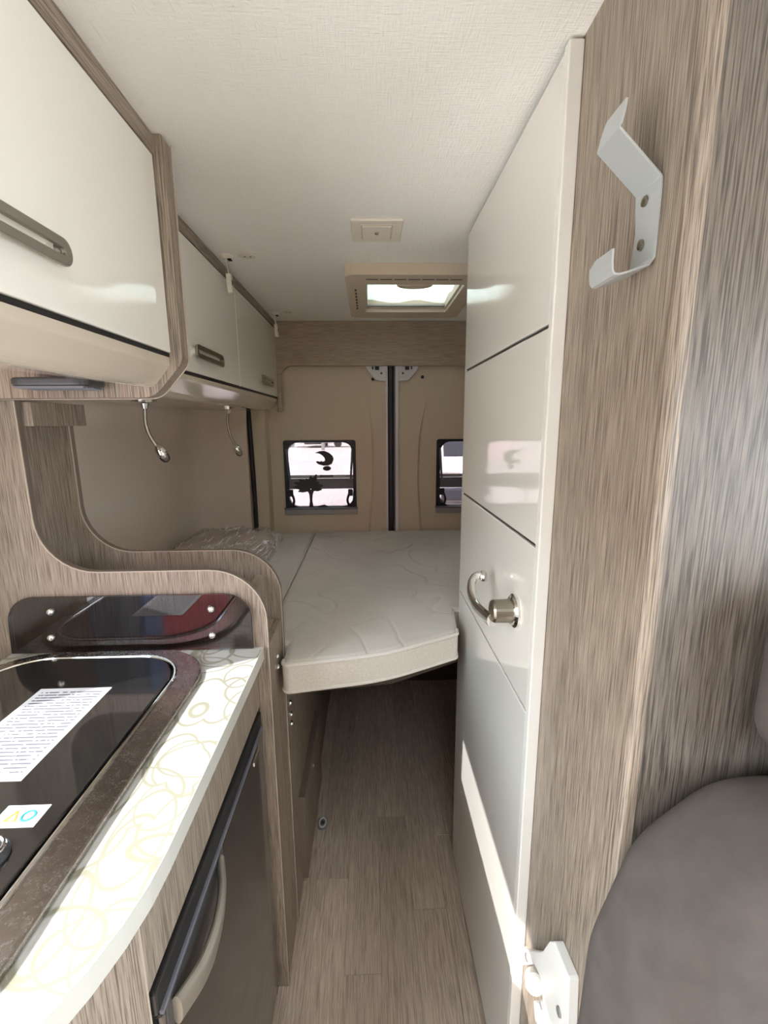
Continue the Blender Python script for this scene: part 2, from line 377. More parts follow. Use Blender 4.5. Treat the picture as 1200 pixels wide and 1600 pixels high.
# raised moulding next to the door gap
def moulding(parent, path, seam):
    bm = bmesh.new(); rows = []; zt = path[0][1]
    for x, z in [(v.x, v.y) for v in bez([(a, b, 0) for a, b in path], 6)]:
        k_ = min(1, max(0, (zt-z)/.22)); d = .011*k_; sg = 1 if seam > x else -1
        rows.append([bm.verts.new((xx, yy, z)) for xx, yy in ((x, 2.2925), (x+sg*.012*k_, 2.292-d), (seam, 2.2915-d*.3), (seam, 2.294), (x, 2.294))])
    for A, B in zip(rows, rows[1:]):
        for q in range(5): bm.faces.new((A[q], A[(q+1) % 5], B[(q+1) % 5], B[q]))
    bm.faces.new(rows[0][::-1]); bm.faces.new(rows[-1]); return obj('moulding', bm, 'rear_lining', parent, smooth=True)
moulding(d1, [(-.014, 1.56), (.004, 1.45), (.013, 1.31), (.012, 1.10), (-.004, .90), (-.03, .60)], .086)
moulding(d2, [(.300, 1.55), (.276, 1.43), (.262, 1.31), (.257, 1.10), (.270, .90), (.285, .60)], .150)
obj('edge_strip', bx((.086, 2.272, .50), (.097, 2.30, 1.70), .002), 'white_metal', d1)
obj('edge_strip', bx((.133, 2.272, .50), (.149, 2.30, 1.70), .002), 'white_metal', d2)
obj('seal', bx((.099, 2.280, .50), (.124, 2.31, 1.70), .005), 'black', d1)
obj('gap_backing', bx((.080, 2.318, .02), (.156, 2.334, 1.86)), 'black', d1)  # added black box, blocks daylight leaking between the doors
obj('seal_lip', bx((.126, 2.275, .50), (.131, 2.30, 1.70), .002), 'rail', d2)
def latch(parent, s, xc):
    poly = rpoly([(xc, 1.70), (xc+s*.105, 1.70), (xc+s*.098, 1.66, .03), (xc+s*.052, 1.606, .03), (xc, 1.604)])
    pl = obj('latch_plate', prism(poly, 'Y', 2.268, 2.282, .003), 'white_metal', parent)
    obj('latch_slot', bx((xc+s*.035, 2.2665, 1.655), (xc+s*.055, 2.271, 1.672), .001), 'black', pl)
    obj('latch_slot', bx((xc+s*.062, 2.2665, 1.658), (xc+s*.070, 2.271, 1.672), .001), 'dark_plastic', pl)
    obj('screw', lathe([(.005, 0), (.005, .003)], (xc+s*.024, 2.269, 1.640), (0, -1, 0), 12), 'black', pl)
latch(d1, -1, .090); latch(d2, 1, .146)
obj('screw', lathe([(.008, 0), (.008, .005), (.004, .007)], (.025, 2.292, 1.615), (0, -1, 0), 14), 'black', d1)
obj('screw', lathe([(.008, 0), (.008, .005), (.004, .007)], (.268, 2.292, 1.624), (0, -1, 0), 14), 'black', d2)
# wooden header across the back, its left end turns down with a rounded inner corner
hd = rpoly([(-.435, ZC), (-.435, 1.46), (-.416, 1.46), (-.416, 1.673, .055), (.99, 1.673), (.99, ZC)], 8)
struct('trim_3', prism(hd, 'Y', 2.250, 2.270, .002), 'wood_x', label='wooden header board above the rear doors')

# windows in the rear doors
def rear_window(n, x0, x1, label, decals):
    w = thing('window_%d' % n, label, None, (x0, 2.29, WZ0), kind='structure')
    fr = obj('frame', holed(rrect(x0, WZ0, x1, WZ1, .012, 4), [rrect(x0+.020, WZ0+.034, x1-.016, WZ1-.012, .05, 6)], 'Y', 2.286, 2.312, .002), 'black', w)
    obj('pane', bx((x0+.01, 2.314, WZ0+.01), (x1-.01, 2.318, WZ1-.01)), 'glass', w)
    obj('sill', bx((x0-.004, 2.270, WZ0-.006), (x1+.004, 2.292, WZ0+.020), .003), 'sill', w)
    obj('sill_lip', bx((x0-.004, 2.266, WZ0+.021), (x1+.004, 2.290, WZ0+.030), .002), 'rail', w)
    for s, xe in ((1, x0+.012), (-1, x1-.012)):
        st = obj('stay_arm', tube([(xe+s*.004, 2.280, 1.285), (xe+s*.016, 2.279, 1.12)], .0055, 8), 'rail', w)
        obj('stay_knuckle', lathe([(.009, 0), (.009, .010)], (xe+s*.004, 2.285, 1.287), (0, -1, 0), 12), 'black', st)
        cl = obj('catch', bx((xe-.006, 2.270, 1.040), (xe+s*.030, 2.287, 1.075), .004), 'black', w)
        obj('catch_lever', tube(bez([(xe+s*.026, 2.272, 1.05), (xe+s*.034, 2.270, 1.02), (xe+s*.026, 2.270, .99)], 6), .006, 8), 'black', cl)
        obj('spring_hook', tube(bez([(xe, 2.276, 1.07), (xe+s*.004, 2.276, 1.02), (xe+s*.014, 2.276, .995)], 6), .004, 8), 'black', cl)
    obj('blind_rail', bx((x0+.018, 2.294, 1.075), (x1-.012, 2.308, 1.128), .004), 'rail', w)
    obj('screen_rail', bx((x0+.018, 2.292, 1.130), (x1-.012, 2.306, 1.146), .003), 'sill', w)
    obj('rail_grip', bx(((x0+x1)/2-.005, 2.288, 1.136), ((x0+x1)/2+.065, 2.296, 1.147), .002), 'dark_plastic', w)
    return w
w1 = rear_window(1, -.428, -.066, 'small square rear window with a dark crescent mark, left of the door gap', True)
w2 = rear_window(2, .343, .705, 'small rear window beside the bathroom door showing a white vehicle', False)
# dark marks stuck on the first window: a crescent on a small oval, and a palm-like shape
def arc(cx, cz, r, a0, a1, n): return [(cx+r*math.cos(math.radians(a0+(a1-a0)*i/n)), cz+r*math.sin(math.radians(a0+(a1-a0)*i/n))) for i in range(n+1)]
def wp(x, y, Y=2.311):                       # window marks were measured on the rear window pane
    return (-.418+(x-445)*.00318, 1.316-(y-690)*.00326)
cr = thing('window_decal', 'dark crescent over a small oval stuck on the rear window', 'decal', (-.24, 2.313, 1.17))
cpts = [(490.5, 708), (497, 705.5), (505, 704.8), (513, 708), (518.5, 713), (520, 718), (517, 725), (511, 728), (503, 728), (495, 725.5), (491.5, 722), (494, 720.5), (498, 722), (500, 720.5), (503, 722), (506, 720), (505.5, 716), (502, 712), (497, 709)]
obj('crescent', prism([wp(*p) for p in cpts], 'Y', 2.311, 2.3135), 'decal', cr)
obj('oval', prism([wp(508.8+6.6*math.cos(a*PI/8), 732.3+3.8*math.sin(a*PI/8)) for a in range(16)], 'Y', 2.311, 2.3135), 'decal', cr)
pm = thing('window_decal', 'dark palm shape stuck low on the rear window', 'decal', (-.30, 2.290, .985))
obj('trunk', prism([wp(*p) for p in ((478, 797), (486.8, 797), (484.5, 782), (485.5, 772), (489, 764), (476, 764), (480, 772), (480.6, 783))], 'Y', 2.2865, 2.2895), 'decal', pm)
for k_, (a, ln_) in enumerate(((10, 20), (38, 17), (68, 26), (88, 22), (112, 18), (140, 24), (160, 28), (178, 28), (200, 22), (-14, 18))):
    ca, sa = math.cos(math.radians(a)), -math.sin(math.radians(a)); c0 = (483, 761)
    lf = [(0, 1.5), (.35, 4.6), (.7, 3.6), (1, .4)]
    pts = [wp(c0[0]+ca*ln_*q-sa*w_, c0[1]+sa*ln_*.85*q+ca*w_) for q, w_ in lf]+[wp(c0[0]+ca*ln_*q+sa*w_, c0[1]+sa*ln_*.85*q-ca*w_) for q, w_ in lf[::-1]]
    obj('frond', prism(pts, 'Y', 2.2860-.0002*k_, 2.2890), 'decal', pm)
obj('root', prism([wp(*p) for p in ((487, 796.5), (487, 793), (496, 790), (504, 788.5), (511, 792), (511, 797))], 'Y', 2.2865, 2.2895), 'decal', pm)

# bathroom cubicle walls (wood), front corner rounded by an edge strip
cub = struct('wall_cubicle', bx((.277, .425, 0), (.292, 1.25, ZC)), 'wood_z', label='wooden bathroom wall facing the aisle, with the coat hook')
obj('front_panel', bx((.287, .418, 0), (XR, .433, ZC)), 'wood_shaded', cub)
obj('corner_strip', prism(rpoly([(.275, .417, .008), (.290, .417), (.290, .440), (.275, .440)]), 'Z', 0, ZC), 'wood_z', cub)
obj('rear_panel', bx((.285, 1.235, 0), (XR, 1.25, ZC)), 'wood_z', cub)

# ================================================================== OUTSIDE
struct('ground', bx((-90, -70, -.75), (110, 140, -.6)), 'sand', label='pale sandy ground outside the van')
# buildings across the side door, seen in the reflections
bl = thing('building', 'red and blue clad hall mirrored in the black splashback', 'building', (-6.5, -8, -.6))
obj('red_wing', bx((-7.0, -22, -.6), (-6.0, -10.5, 9.0)), 'red_wall', bl)
obj('blue_wing', bx((-7.0, -10.5, -.6), (-5.95, -9.5, 9.0)), 'blue_wall', bl)
obj('dark_wing', bx((-7.0, -9.5, -.6), (-6.0, -8.6, 9.0)), 'dark_plastic', bl)  # invented wing, put in to darken this part of the reflection
obj('pale_wing', bx((-7.0, -8.6, -.6), (-6.0, 3, 2.6)), 'asphalt', bl)
def car(name, label, x, y, rz, body, h=1.5, ln=4.4):
    c = thing(name, label, 'vehicle', (0, 0, 0), 'vehicles parked far outside')
    prof = [(-ln/2, .3), (-ln/2, .85), (-ln/2+.15, h*.62), (-ln*.30, h*.66), (-ln*.20, h), (ln*.28, h), (ln*.42, h*.62), (ln/2, h*.55), (ln/2, .3)]
    obj('body', prism(rpoly([(a, b, .08) for a, b in prof], 3), 'Y', -.85, .85, .05), body, c)
    gl = [(-ln*.26, h*.68), (-ln*.18, h*.95), (ln*.26, h*.95), (ln*.36, h*.68)]
    obj('window', prism(gl, 'Y', -.865, -.845), 'tinted', c)
    for xx in (-ln*.30, ln*.30): obj('wheel', lathe([(.32, 0), (.34, .05), (.34, .2)], (xx, -.87, .34), (0, 1, 0), 16), 'tyre', c)
    c.location = (x, y, -.6); c.rotation_euler = (0, 0, rz); return c
car('parked_car', 'white car parked far beyond the rear window, furthest left', -8.3, 41, .05, 'car_white', 1.6, 4.8)
car('parked_car', 'dark car parked far beyond the rear window behind the crescent', -4.7, 41.5, PI/2, 'car_dark', 1.5)
car('parked_car', 'white car parked far beyond the rear window, nearest the door gap', -1.3, 41, -.05, 'car_white', 1.55, 4.6)
obj_post = tag(obj('lamp_post', tube([(-3.6, 36, -.6), (-3.6, 36, 4.5)], .14, 10), 'sill', None, (-3.6, 36, -.6)), 'grey post standing far outside above the crescent mark', 'post')
# white van outside the second rear window
vn = thing('parked_van', 'white van close outside the rear window by the bathroom door', 'vehicle', (2.9, 10.5, -.6))
prof = [(10.0, .32), (10.0, .95, .1), (10.55, 1.18, .1), (11.6, 2.25, .15), (15.5, 2.35, .1), (15.5, .32)]
bm = prism(rpoly([(a, b-.6, *c) for a, b, *c in prof], 4), 'X', 1.95, 3.95, .06, 3)
obj('body', bm, 'car_white', vn)
obj('windscreen', prism([(2.12, 10.60), (3.78, 10.60), (3.70, 11.48), (2.20, 11.48)], 'Z', .58, .60), 'tinted', vn)
bpy.data.objects[vn.children[-1].name].rotation_euler = (0, 0, 0)
ws = vn.children[-1]
for v in ws.data.vertices:                      # lie on the sloping front
    yw = v.co.y+10.5; v.co.z = (1.19+(yw-10.55)*1.02)-.0+(.012 if v.co.z > 1.19 else -.01)
obj('side_window', prism([(11.0, .86), (11.75, 1.50), (12.5, 1.50), (12.5, .86)], 'X', 1.935, 1.955), 'tinted', vn)
for k, (za, zb) in enumerate(((.16, .19), (.03, .06))): obj('grille_bar', bx((2.3, 9.975, za), (3.6, 10.01, zb), .004), 'car_dark', vn)
obj('bumper', bx((1.97, 9.90, -.30), (3.93, 10.06, -.02), .05, 3), 'car_dark', vn)
for s in (2.2, 3.7): obj('headlamp', bx((s-.2, 9.97, .16), (s+.2, 10.03, .36), .04, 3), 'chrome', vn)
obj('mirror', bx((1.68, 11.0, .60), (1.90, 11.15, .92), .05, 3), 'car_dark', vn)
for xx in (1.98, 3.74):
    for yy in (10.75, 14.4): obj('wheel', lathe([(.2, -.01), (.33, 0), (.35, .03), (.35, .18), (.3, .2)], (xx, yy, -.25), (1, 0, 0), 20), 'tyre', vn)

# ================================================================== KITCHEN SIDE
# divider between kitchen and bed: two shaped boards with a narrow pocket between them
dv = thing('room_divider', 'double wooden divider with curved top between kitchen and bed', 'divider', (-.5, .98, 0))
def divider_poly(xr):
    return rpoly([(XL, 0), (xr, 0), (xr, 1.105, .112), (-.672, 1.105, .112), (-.672, 1.448), (XL, 1.448)], 10)
def divider_path(xr): return rpoly([(xr, 0), (xr, 1.105, .112), (-.672, 1.105, .112), (-.672, 1.448)], 10)
for nm, y0, xr in (('front_board', .900, -.2215), ('rear_board', 1.050, -.2205)):
    b = obj(nm, prism(divider_poly(xr), 'Y', y0, y0+.016), 'wood_z', dv)
    pth = divider_path(xr)[:-0 or None]
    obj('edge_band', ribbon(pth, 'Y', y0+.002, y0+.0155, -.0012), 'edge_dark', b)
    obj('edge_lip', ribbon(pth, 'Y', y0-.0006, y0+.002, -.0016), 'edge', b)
obj('pocket_front', bx((-.236, .9165, 0), (-.2225, 1.0495, .930), .001), 'wood_z', dv)
obj('pocket_floor', bx((-.66, .9165, .918), (-.237, 1.0495, .930)), 'wood_x', dv)
obj('pocket_insert', bx((-.275, .930, .931), (-.252, 1.048, 1.045), .001), 'wood_z', dv)
obj('side_board', bx((-.70, .9165, .93), (-.686, 1.0495, 1.40)), 'wood_z', dv)
obj('top_block', bx((-.795, .9165, 1.400), (-.652, 1.085, 1.447), .001), 'wood_z', dv)
for z in (.872, .845): obj('push_button', lathe([(.006, 0), (.006, .004), (.0035, .007)], (-.2225, .972, z), (1, 0, 0), 14), 'chrome', dv)
# kitchen base unit with rounded end
ku = thing('kitchen_unit', 'wooden kitchen base unit with rounded end around the fridge', 'cabinet', (-.5, .6, 0))
def kit_outline(xr, yend, xs, back=XL, far=.8985):
    pts = [(xr, far), (xr, .43)]
    cx, cy, rx, ry = xs, .43, xr-xs, .43-yend
    for i in range(1, 13):
        a = PI/2*i/12; pts.append((cx+rx*math.cos(a), cy-ry*math.sin(a)))
    return pts+[(back+.05, yend), (back+.05, far)]
# front: strip above the fridge, column at the rounded end, plinth
obj('top_rail', bx((-.262, .386, .795), (-.246, .8985, .904), .001), 'wood_z', ku)
endp = kit_outline(-.246, .16, -.52)
endp = [p for p in endp if p[1] < .43]
cur = [(-.246, .383)]+[p for p in endp if p[1] < .383 and p[0] > -.74]
obj('end_panel', ribbon(cur, 'Z', 0.0, .904, -.014), 'wood_z', ku, smooth=False)
obj('end_joint', bx((-.2475, .3835, 0), (-.2450, .3855, .904)), 'edge', ku)
obj('far_stile', bx((-.262, .884, 0), (-.247, .8985, .795)), 'black', ku)
obj('back_panel', bx((XL+.002, .17, 0), (XL+.02, .525, .904)), 'wood_z', ku)
obj('top_deck', prism(kit_outline(-.262, .19, -.52), 'Z', .890, .9035), 'wood_x', ku)
# worktop
wt = thing('worktop', 'white kitchen worktop with pale leaf pattern and rounded end', 'worktop', (-.5, .6, .905))
lidhole = rrect(-.735, .22, -.335, .862, .11, 8)
obj('slab', holed(kit_outline(-.232, .135, -.50), [lidhole], 'Z', .9055, .934), 'worktop', wt)
obj('edging', ribbon([p for p in kit_outline(-.232, .135, -.50)[:-2]], 'Z', .9058, .9337, .0014), 'worktop_edge', wt)
# fridge
fg = thing('fridge', 'dark built-in fridge with curved grey handle under the worktop', 'fridge', (-.4, .63, 0))
obj('body', bx((-.74, .392, .02), (-.262, .878, .79)), 'dark_plastic', fg)
obj('door', bx((-.262, .392, .055), (-.238, .876, .756), .004), 'fridge', fg)
obj('top_frame', bx((-.262, .388, .760), (-.240, .881, .793), .003), 'black', fg)
obj('top_strip', bx((-.241, .392, .757), (-.236, .876, .763), .001), 'rail', fg)
obj('side_frame', bx((-.256, .8765, .03), (-.241, .8825, .79), .002), 'black', fg)
obj('badge', bx((-.2385, .795, .728), (-.2365, .84, .737), .0005), 'chrome', fg)
obj('kick_plate', bx((-.30, .392, 0), (-.262, .876, .052), .001), 'black', fg)
hp = bez([(-.236, .585, .752), (-.222, .545, .742), (-.216, .50, .735), (-.219, .455, .735), (-.232, .412, .742)], 8)
bm = bmesh.new(); rows = []
for i, p in enumerate(hp):
    s_ = i/(len(hp)-1); hw = .007+.014*min(1, s_*1.6); tk = .0065
    rows.append([bm.verts.new(p+Vector((tk*math.cos(a*PI/7), 0, -hw*.55+hw*math.sin(a*PI/7)))) for a in range(14)])
for A, B in zip(rows, rows[1:]):
    for j in range(14): bm.faces.new((A[j], A[(j+1) % 14], B[(j+1) % 14], B[j]))
bm.faces.new(rows[0][::-1]); bm.faces.new(rows[-1])
hn = obj('handle', bm, 'handle_grey', fg, smooth=True)
obj('handle_recess', bx((-.2395, .40, .700), (-.2365, .60, .757), .001), 'dark_plastic', hn)
# cooker / sink unit with closed glass lid
hb = thing('hob_unit', 'steel rimmed hob unit under a closed black glass lid', 'hob', (-.53, .54, .934))
obj('rim', holed(rrect(-.752, .205, -.318, .877, .12, 10), [rrect(-.722, .235, -.362, .850, .10, 10)], 'Z', .9342, .9440, .003), 'steel', hb)
obj('rim_bead', tube([(x, y, .9438) for x, y in rrect(-.722, .235, -.362, .850, .10, 10)], .0035, 8, True), 'chrome', hb, smooth=True)
obj('outer_bead', tube([(x, y, .9375) for x, y in rrect(-.749, .208, -.321, .874, .12, 10)], .003, 8, True), 'brushed', hb, smooth=True)
obj('well', prism(rrect(-.72, .237, -.364, .848, .098, 10), 'Z', .9342, .936), 'black', hb)
obj('glass_lid', prism(rrect(-.716, .241, -.369, .844, .095, 10), 'Z', .9362, .9470, .002), 'glass_lid', hb)
kb = obj('hinge_knob', lathe([(.022, 0), (.022, .004), (.016, .010), (.010, .012)], (-.415, .415, .9470), (0, 0, 1), 24), 'dark_plastic', hb, smooth=False)
obj('knob_ring', tube([(-.415+.017*math.cos(i*PI/10), .415+.017*math.sin(i*PI/10), .9565) for i in range(20)], .0025, 8, True), 'chrome', kb, smooth=True)
# paper sheet on the lid
sh = bx((-.061, -.106, 0), (.061, .106, .0006)); bmesh.ops.rotate(sh, verts=sh.verts[:], cent=(0, 0, 0), matrix=Matrix.Rotation(0, 3, 'Z'))
ps = obj('paper_sheet', sh, 'sheet', None, (0, 0, 0)); ps.location = (-.519, .630, .9471); ps.rotation_euler = (0, 0, .0)
tag(ps, 'white printed instruction sheet lying on the black glass lid', 'paper')
for v in ps.data.vertices:                # sheet edges as photographed: slightly skewed lay
    pass
# hazard sticker
st = thing('warning_sticker', 'small white sticker with yellow triangle and blue ring on the lid', 'sticker', (-.415, .469, .9471))
obj('backing', bx((-.443, .453, .9471), (-.392, .484, .9476)), 'plastic_white', st)
obj('ring', tube([(-.408+.007*math.cos(i*PI/10), .468+.007*math.sin(i*PI/10), .9477) for i in range(20)], .0014, 6, True), 'cyan', st)
obj('triangle', tube([(-.431, .461, .9477), (-.419, .461, .9477), (-.425, .475, .9477)], .0014, 6, True), 'yellow', st)
# splashback
sb = thing('splashback', 'dark glass splashback with four chrome screws behind the worktop', 'splashback', (-.5, .895, .935))
obj('pane', prism(rpoly([(-.748, .9355), (-.2495, .9355), (-.2495, 1.058, .055), (-.742, 1.058, .055)], 8), 'Y', .8885, .8945, .001), 'smoked', sb)
for x, z in ((-.655, 1.027), (-.662, .970), (-.331, 1.026), (-.333, .968)):
    obj('screw', lathe([(.008, 0), (.0078, .003), (.005, .006), (.001, .0075)], (x, .8885, z), (0, -1, 0), 18), 'chrome', sb, smooth=True)

# ================================================================== OVERHEAD LOCKERS
def slot_handle(parent, x, yc, zc, ln, hgt, m='handle_grey'):
    """bow pull with rounded ends, a slot along its length, and two feet"""
    out = rrect(yc-ln/2, zc-hgt/2, yc+ln/2, zc+hgt/2, hgt*.48, 8); hol = rrect(yc-ln/2+.012, zc-.004, yc+ln/2-.012, zc+.004, .0038, 4)
    h = obj('handle', holed(out, [hol], 'X', x+.010, x+.016, .0015), m, parent)
    for s in (-1, 1): obj('handle_foot', lathe([(hgt*.30, 0), (hgt*.34, .0105)], (x-.0005, yc+s*(ln/2-hgt*.5), zc), (1, 0, 0), 14), 'chrome', h)
    return h
k1 = thing('overhead_locker', 'large white overhead locker above the kitchen worktop', 'locker', (-.55, .1, 1.46))
cov = rpoly([(-.370, 1.870), (-.370, 1.520), (-.358, 1.520), (-.358, 1.506, .01), (-.392, 1.466, .03), (-.600, 1.492), (-.615, 1.76), (-.79, 1.78), (-.79, 1.870)], 5)
obj('body', prism(cov, 'Y', -.62, .8645), 'cove', k1)
for a, b, yc in ((.088, .862, .476), (-.60, .082, -.26)):
    d = obj('door', bx((-.3695, a, 1.5275), (-.353, b, 1.842), .002), 'white_gloss', k1)
    slot_handle(d, -.3535, yc, 1.592, .205, .030)
obj('top_trim', bx((-.3695, -.62, 1.8435), (-.352, .8645, ZC-.0005)), 'wood_y', k1)
obj('shadow_gap', bx((-.3695, -.62, 1.5205), (-.357, .8645, 1.527)), 'black', k1)
ep = rpoly([(-.335, ZC-.001, .006), (-.335, 1.512, .03), (-.392, 1.450, .045), (-.795, 1.450), (-.795, ZC-.001)], 6)
o = obj('end_panel', prism(ep, 'Y', .865, .8965), 'wood_z', k1)
obj('edge_band', ribbon(rpoly([(-.335, ZC-.002), (-.335, 1.512, .03), (-.392, 1.450, .045), (-.795, 1.450)], 6), 'Y', .8945, .8972, .0014), 'edge', o)
kl = thing('cabinet_light', 'dark grey ribbed lamp under the large kitchen locker', 'lamp', (-.56, .80, 1.49))
obj('housing', prism(rrect(-.598, .79, -.468, .862, .02, 4), 'Z', 1.466, 1.4800, .004), 'dark_plastic', kl)
for i in range(6): obj('rib', bx((-.590, 0.797+i*.010, 1.462), (-.476, .801+i*.010, 1.4665), .001), 'rail', kl)
k2 = thing('overhead_locker', 'white two-door overhead locker above the bed', 'locker', (-.6, 1.57, 1.465))
cov = rpoly([(-.449, 1.870), (-.449, 1.520), (-.437, 1.520), (-.437, 1.508, .01), (-.478, 1.465, .04), (-.745, 1.465), (-.745, 1.870)], 5)
obj('body', prism(cov, 'Y', .8985, 2.2480), 'cove', k2)
for a, b, yc in ((.900, 1.5975, 1.282), (1.6005, 2.2475, 1.985)):
    d = obj('door', bx((-.4485, a, 1.5285), (-.432, b, 1.842), .002), 'white_gloss', k2)
    slot_handle(d, -.4325, yc, 1.580, .215, .034, 'brushed')
obj('top_trim', bx((-.4485, .8985, 1.8435), (-.431, 2.2480, ZC-.0005)), 'wood_y', k2)
obj('shadow_gap', bx((-.4485, .8985, 1.5205), (-.436, 2.2480, 1.528)), 'black', k2)
# reading lamps on goosenecks
def reading_lamp(x, y, label, bend, drop):
    t_ = thing('reading_lamp', label, 'lamp', (x, y, 1.4645), 'gooseneck reading lamps under the bed locker')
    obj('base', lathe([(.030, 0), (.030, -.006), (.012, -.009), (.007, -.022)], (x, y, 1.4645), (0, 0, 1), 24), 'chrome', t_, smooth=False)
    neck = bez([(x, y, 1.446), (x-.002, y, 1.446-drop*.42), (x+bend*.35, y+.003, 1.446-drop*.76), (x+bend, y+.008, 1.446-drop)], 8)
    obj('neck', tube(neck, .0048, 10), 'brushed', t_, smooth=True)
    d_ = (neck[-1]-neck[-2]).normalized()
    hd_ = obj('head', lathe([(.006, -.004), (.013, .006), (.0145, .022), (.0135, .026)], neck[-1], d_, 20), 'chrome', t_, smooth=True)
    obj('lens', lathe([(.0130, .024), (.0135, .032), (.010, .042), (.003, .046)], neck[-1], d_, 20), 'lens', hd_, smooth=True)
reading_lamp(-.577, 1.215, 'chrome gooseneck reading lamp nearer the kitchen end panel', .018, .102)
reading_lamp(-.540, 1.790, 'chrome gooseneck reading lamp nearer the rear door', .018, .125)

# ================================================================== CEILING FITTINGS
def strap(x, y, label, s=1.0):
    t_ = thing('hanging_clip', label, 'clip', (x, y, ZC), 'cream plastic clips hanging by the locker tops')
    obj('mount', lathe([(.018, 0), (.018, -.004), (.010, -.010)], (x, y, ZC), (0, 0, 1), 18), 'plastic_cream', t_)
    obj('slot', bx((x+.004, y-.006, ZC-.0125), (x+.014, y+.010, ZC-.0095)), 'black', t_)
    obj('strap', prism([(y-.004, ZC-.008), (y+.004, ZC-.008), (y+.022, ZC-.048), (y+.010, ZC-.048)], 'X', x-.001, x+.001), 'plastic_cream', t_)
    b = obj('clip', prism(rpoly([(y+.006, ZC-.044, .003), (y+.026, ZC-.044, .003), (y+.034, ZC-.094, .003), (y+.018, ZC-.094, .003)], 3), 'X', x-.007, x+.007, .0015), 'plastic_cream', t_)
    obj('clip_back', prism([(y+.027, ZC-.050), (y+.031, ZC-.050), (y+.038, ZC-.088), (y+.034, ZC-.090)], 'X', x-.006, x+.006), 'black', b)
    obj('clip_window', bx((x+.0068, y+.014, ZC-.074), (x+.0075, y+.024, ZC-.060)), 'dark_plastic', b)
strap(-.400, 1.418, 'cream hanging clip over the joint of the bed locker doors')
strap(-.400, 2.098, 'cream hanging clip at the rear corner of the bed locker')
for y, lb in ((1.412, 'small round cream ceiling cap beside the nearer hanging clip'), (2.065, 'small round cream ceiling cap near the wooden header')):
    t_ = thing('ceiling_disc', lb, 'disc', (-.338, y, ZC), 'round ceiling caps'); x = -.338
    obj('disc', lathe([(.026, 0), (.026, -.003), (.022, -.005), (.001, -.005)], (x, y, ZC), (0, 0, 1), 28), 'plastic_cream', t_)
    for s in (-1, 1): obj('pin_hole', lathe([(.0025, 0), (.0025, -.0008)], (x+s*.008, y, ZC-.0052), (0, 0, 1), 10), 'groove', t_)
cp = thing('ceiling_plate', 'square cream cover plate with a central screw on the ceiling', 'cover plate', (.027, 1.24, ZC))
obj('plate', bx((-.036, 1.172, ZC-.006), (.089, 1.300, ZC), .002), 'plastic_cream', cp)
obj('raised_field', bx((-.008, 1.200, ZC-.0085), (.062, 1.272, ZC-.006), .001), 'plastic_cream', cp)
obj('field_border', holed(rect(-.012, 1.196, .066, 1.276), [rect(-.009, 1.199, .063, 1.273)], 'Z', ZC-.0068, ZC-.006), 'plastic_vent', cp)
obj('screw', lathe([(.005, 0), (.004, -.003)], (.027, 1.236, ZC-.0085), (0, 0, 1), 14), 'brushed', cp)
# roof vent
rv = thing('roof_vent', 'cream framed roof vent with pleated blind above the bed', 'roof vent', (.155, 1.75, ZC))
obj('frame', holed(rrect(-.066, 1.470, .378, 2.035, .03, 5), [rrect(-.006, 1.570, .318, 1.935, .008, 3)], 'Z', ZC-.034, ZC, .010, 3), 'plastic_vent', rv)
obj('inner_rim', holed(rrect(-.012, 1.564, .324, 1.941, .008, 3), [rrect(.002, 1.580, .310, 1.925, .006, 3)], 'Z', ZC-.022, ZC+.045), 'plastic_vent', rv)
for i in range(7): obj('slot', bx((-.002+i*.044, 1.512, ZC-.0348), (.036+i*.044, 1.518, ZC-.0335)), 'groove', rv)
for i in range(7): obj('slot', bx((-.040, 1.62+i*.040, ZC-.0348), (-.034, 1.642+i*.040, ZC-.0335)), 'groove', rv)
obj('grip_tab', prism([(.156+.058*math.cos(a*PI/14), 1.572+.040*math.sin(a*PI/14)) for a in range(15)], 'Z', ZC-.036, ZC-.030, .001), 'plastic_vent', rv)
for y in (1.905, 1.917): obj('blind_rail', bx((-.004, y, ZC-.018), (.316, y+.007, ZC-.010), .002), 'sill', rv)
bm = bmesh.new(); g = []
for j in range(37):
    y = 1.57+(1.935-1.57)*j/36
    g.append([bm.verts.new((-.004+.324*i/12, y, ZC+.002+(.004 if j % 2 else 0)+.006*math.sin(i*.9+j*.4))) for i in range(13)])
for A, B in zip(g, g[1:]):
    for i in range(12): bm.faces.new((A[i], A[i+1], B[i+1], B[i]))
obj('pleated_blind', bm, 'blind', rv)

# ================================================================== BATHROOM DOOR, HOOK, BRACKET
bd = thing('bathroom_door', 'tall white gloss bathroom door with dark grooves and chrome lever', 'door', (.268, .95, 0))
DZ = [.010, .924, 1.211, 1.535, 1.868]
obj('core', bx((.2625, .672, .008), (.2762, 1.232, 1.866)), 'groove', bd)
for a, b in zip(DZ, DZ[1:]):
    obj('panel', bx((.2575, .670, a+.0028), (.2635, 1.235, b-.0028), .0012), 'door_white', bd)
obj('edge_trim', bx((.2568, .655, .006), (.2768, .6705, 1.870), .002), 'door_edge', bd)
obj('far_edge', bx((.2585, 1.2345, .008), (.2765, 1.240, 1.866), .002), 'door_edge', bd)
rs = obj('rose', lathe([(.030, 0), (.030, .005), (.026, .009), (.022, .010)], (.2575, .745, 1.072), (-1, 0, 0), 32), 'chrome', bd, smooth=False)
obj('neck', lathe([(.021, .009), (.0205, .040), (.018, .044), (.010, .046)], (.2575, .745, 1.072), (-1, 0, 0), 28), 'brushed', rs, smooth=False)
lv = bez([(.214, .742, 1.056), (.209, .775, 1.054), (.203, .815, 1.056), (.202, .848, 1.068), (.209, .872, 1.083), (.224, .880, 1.090), (.236, .874, 1.092)], 6)
bm = bmesh.new(); rows = []
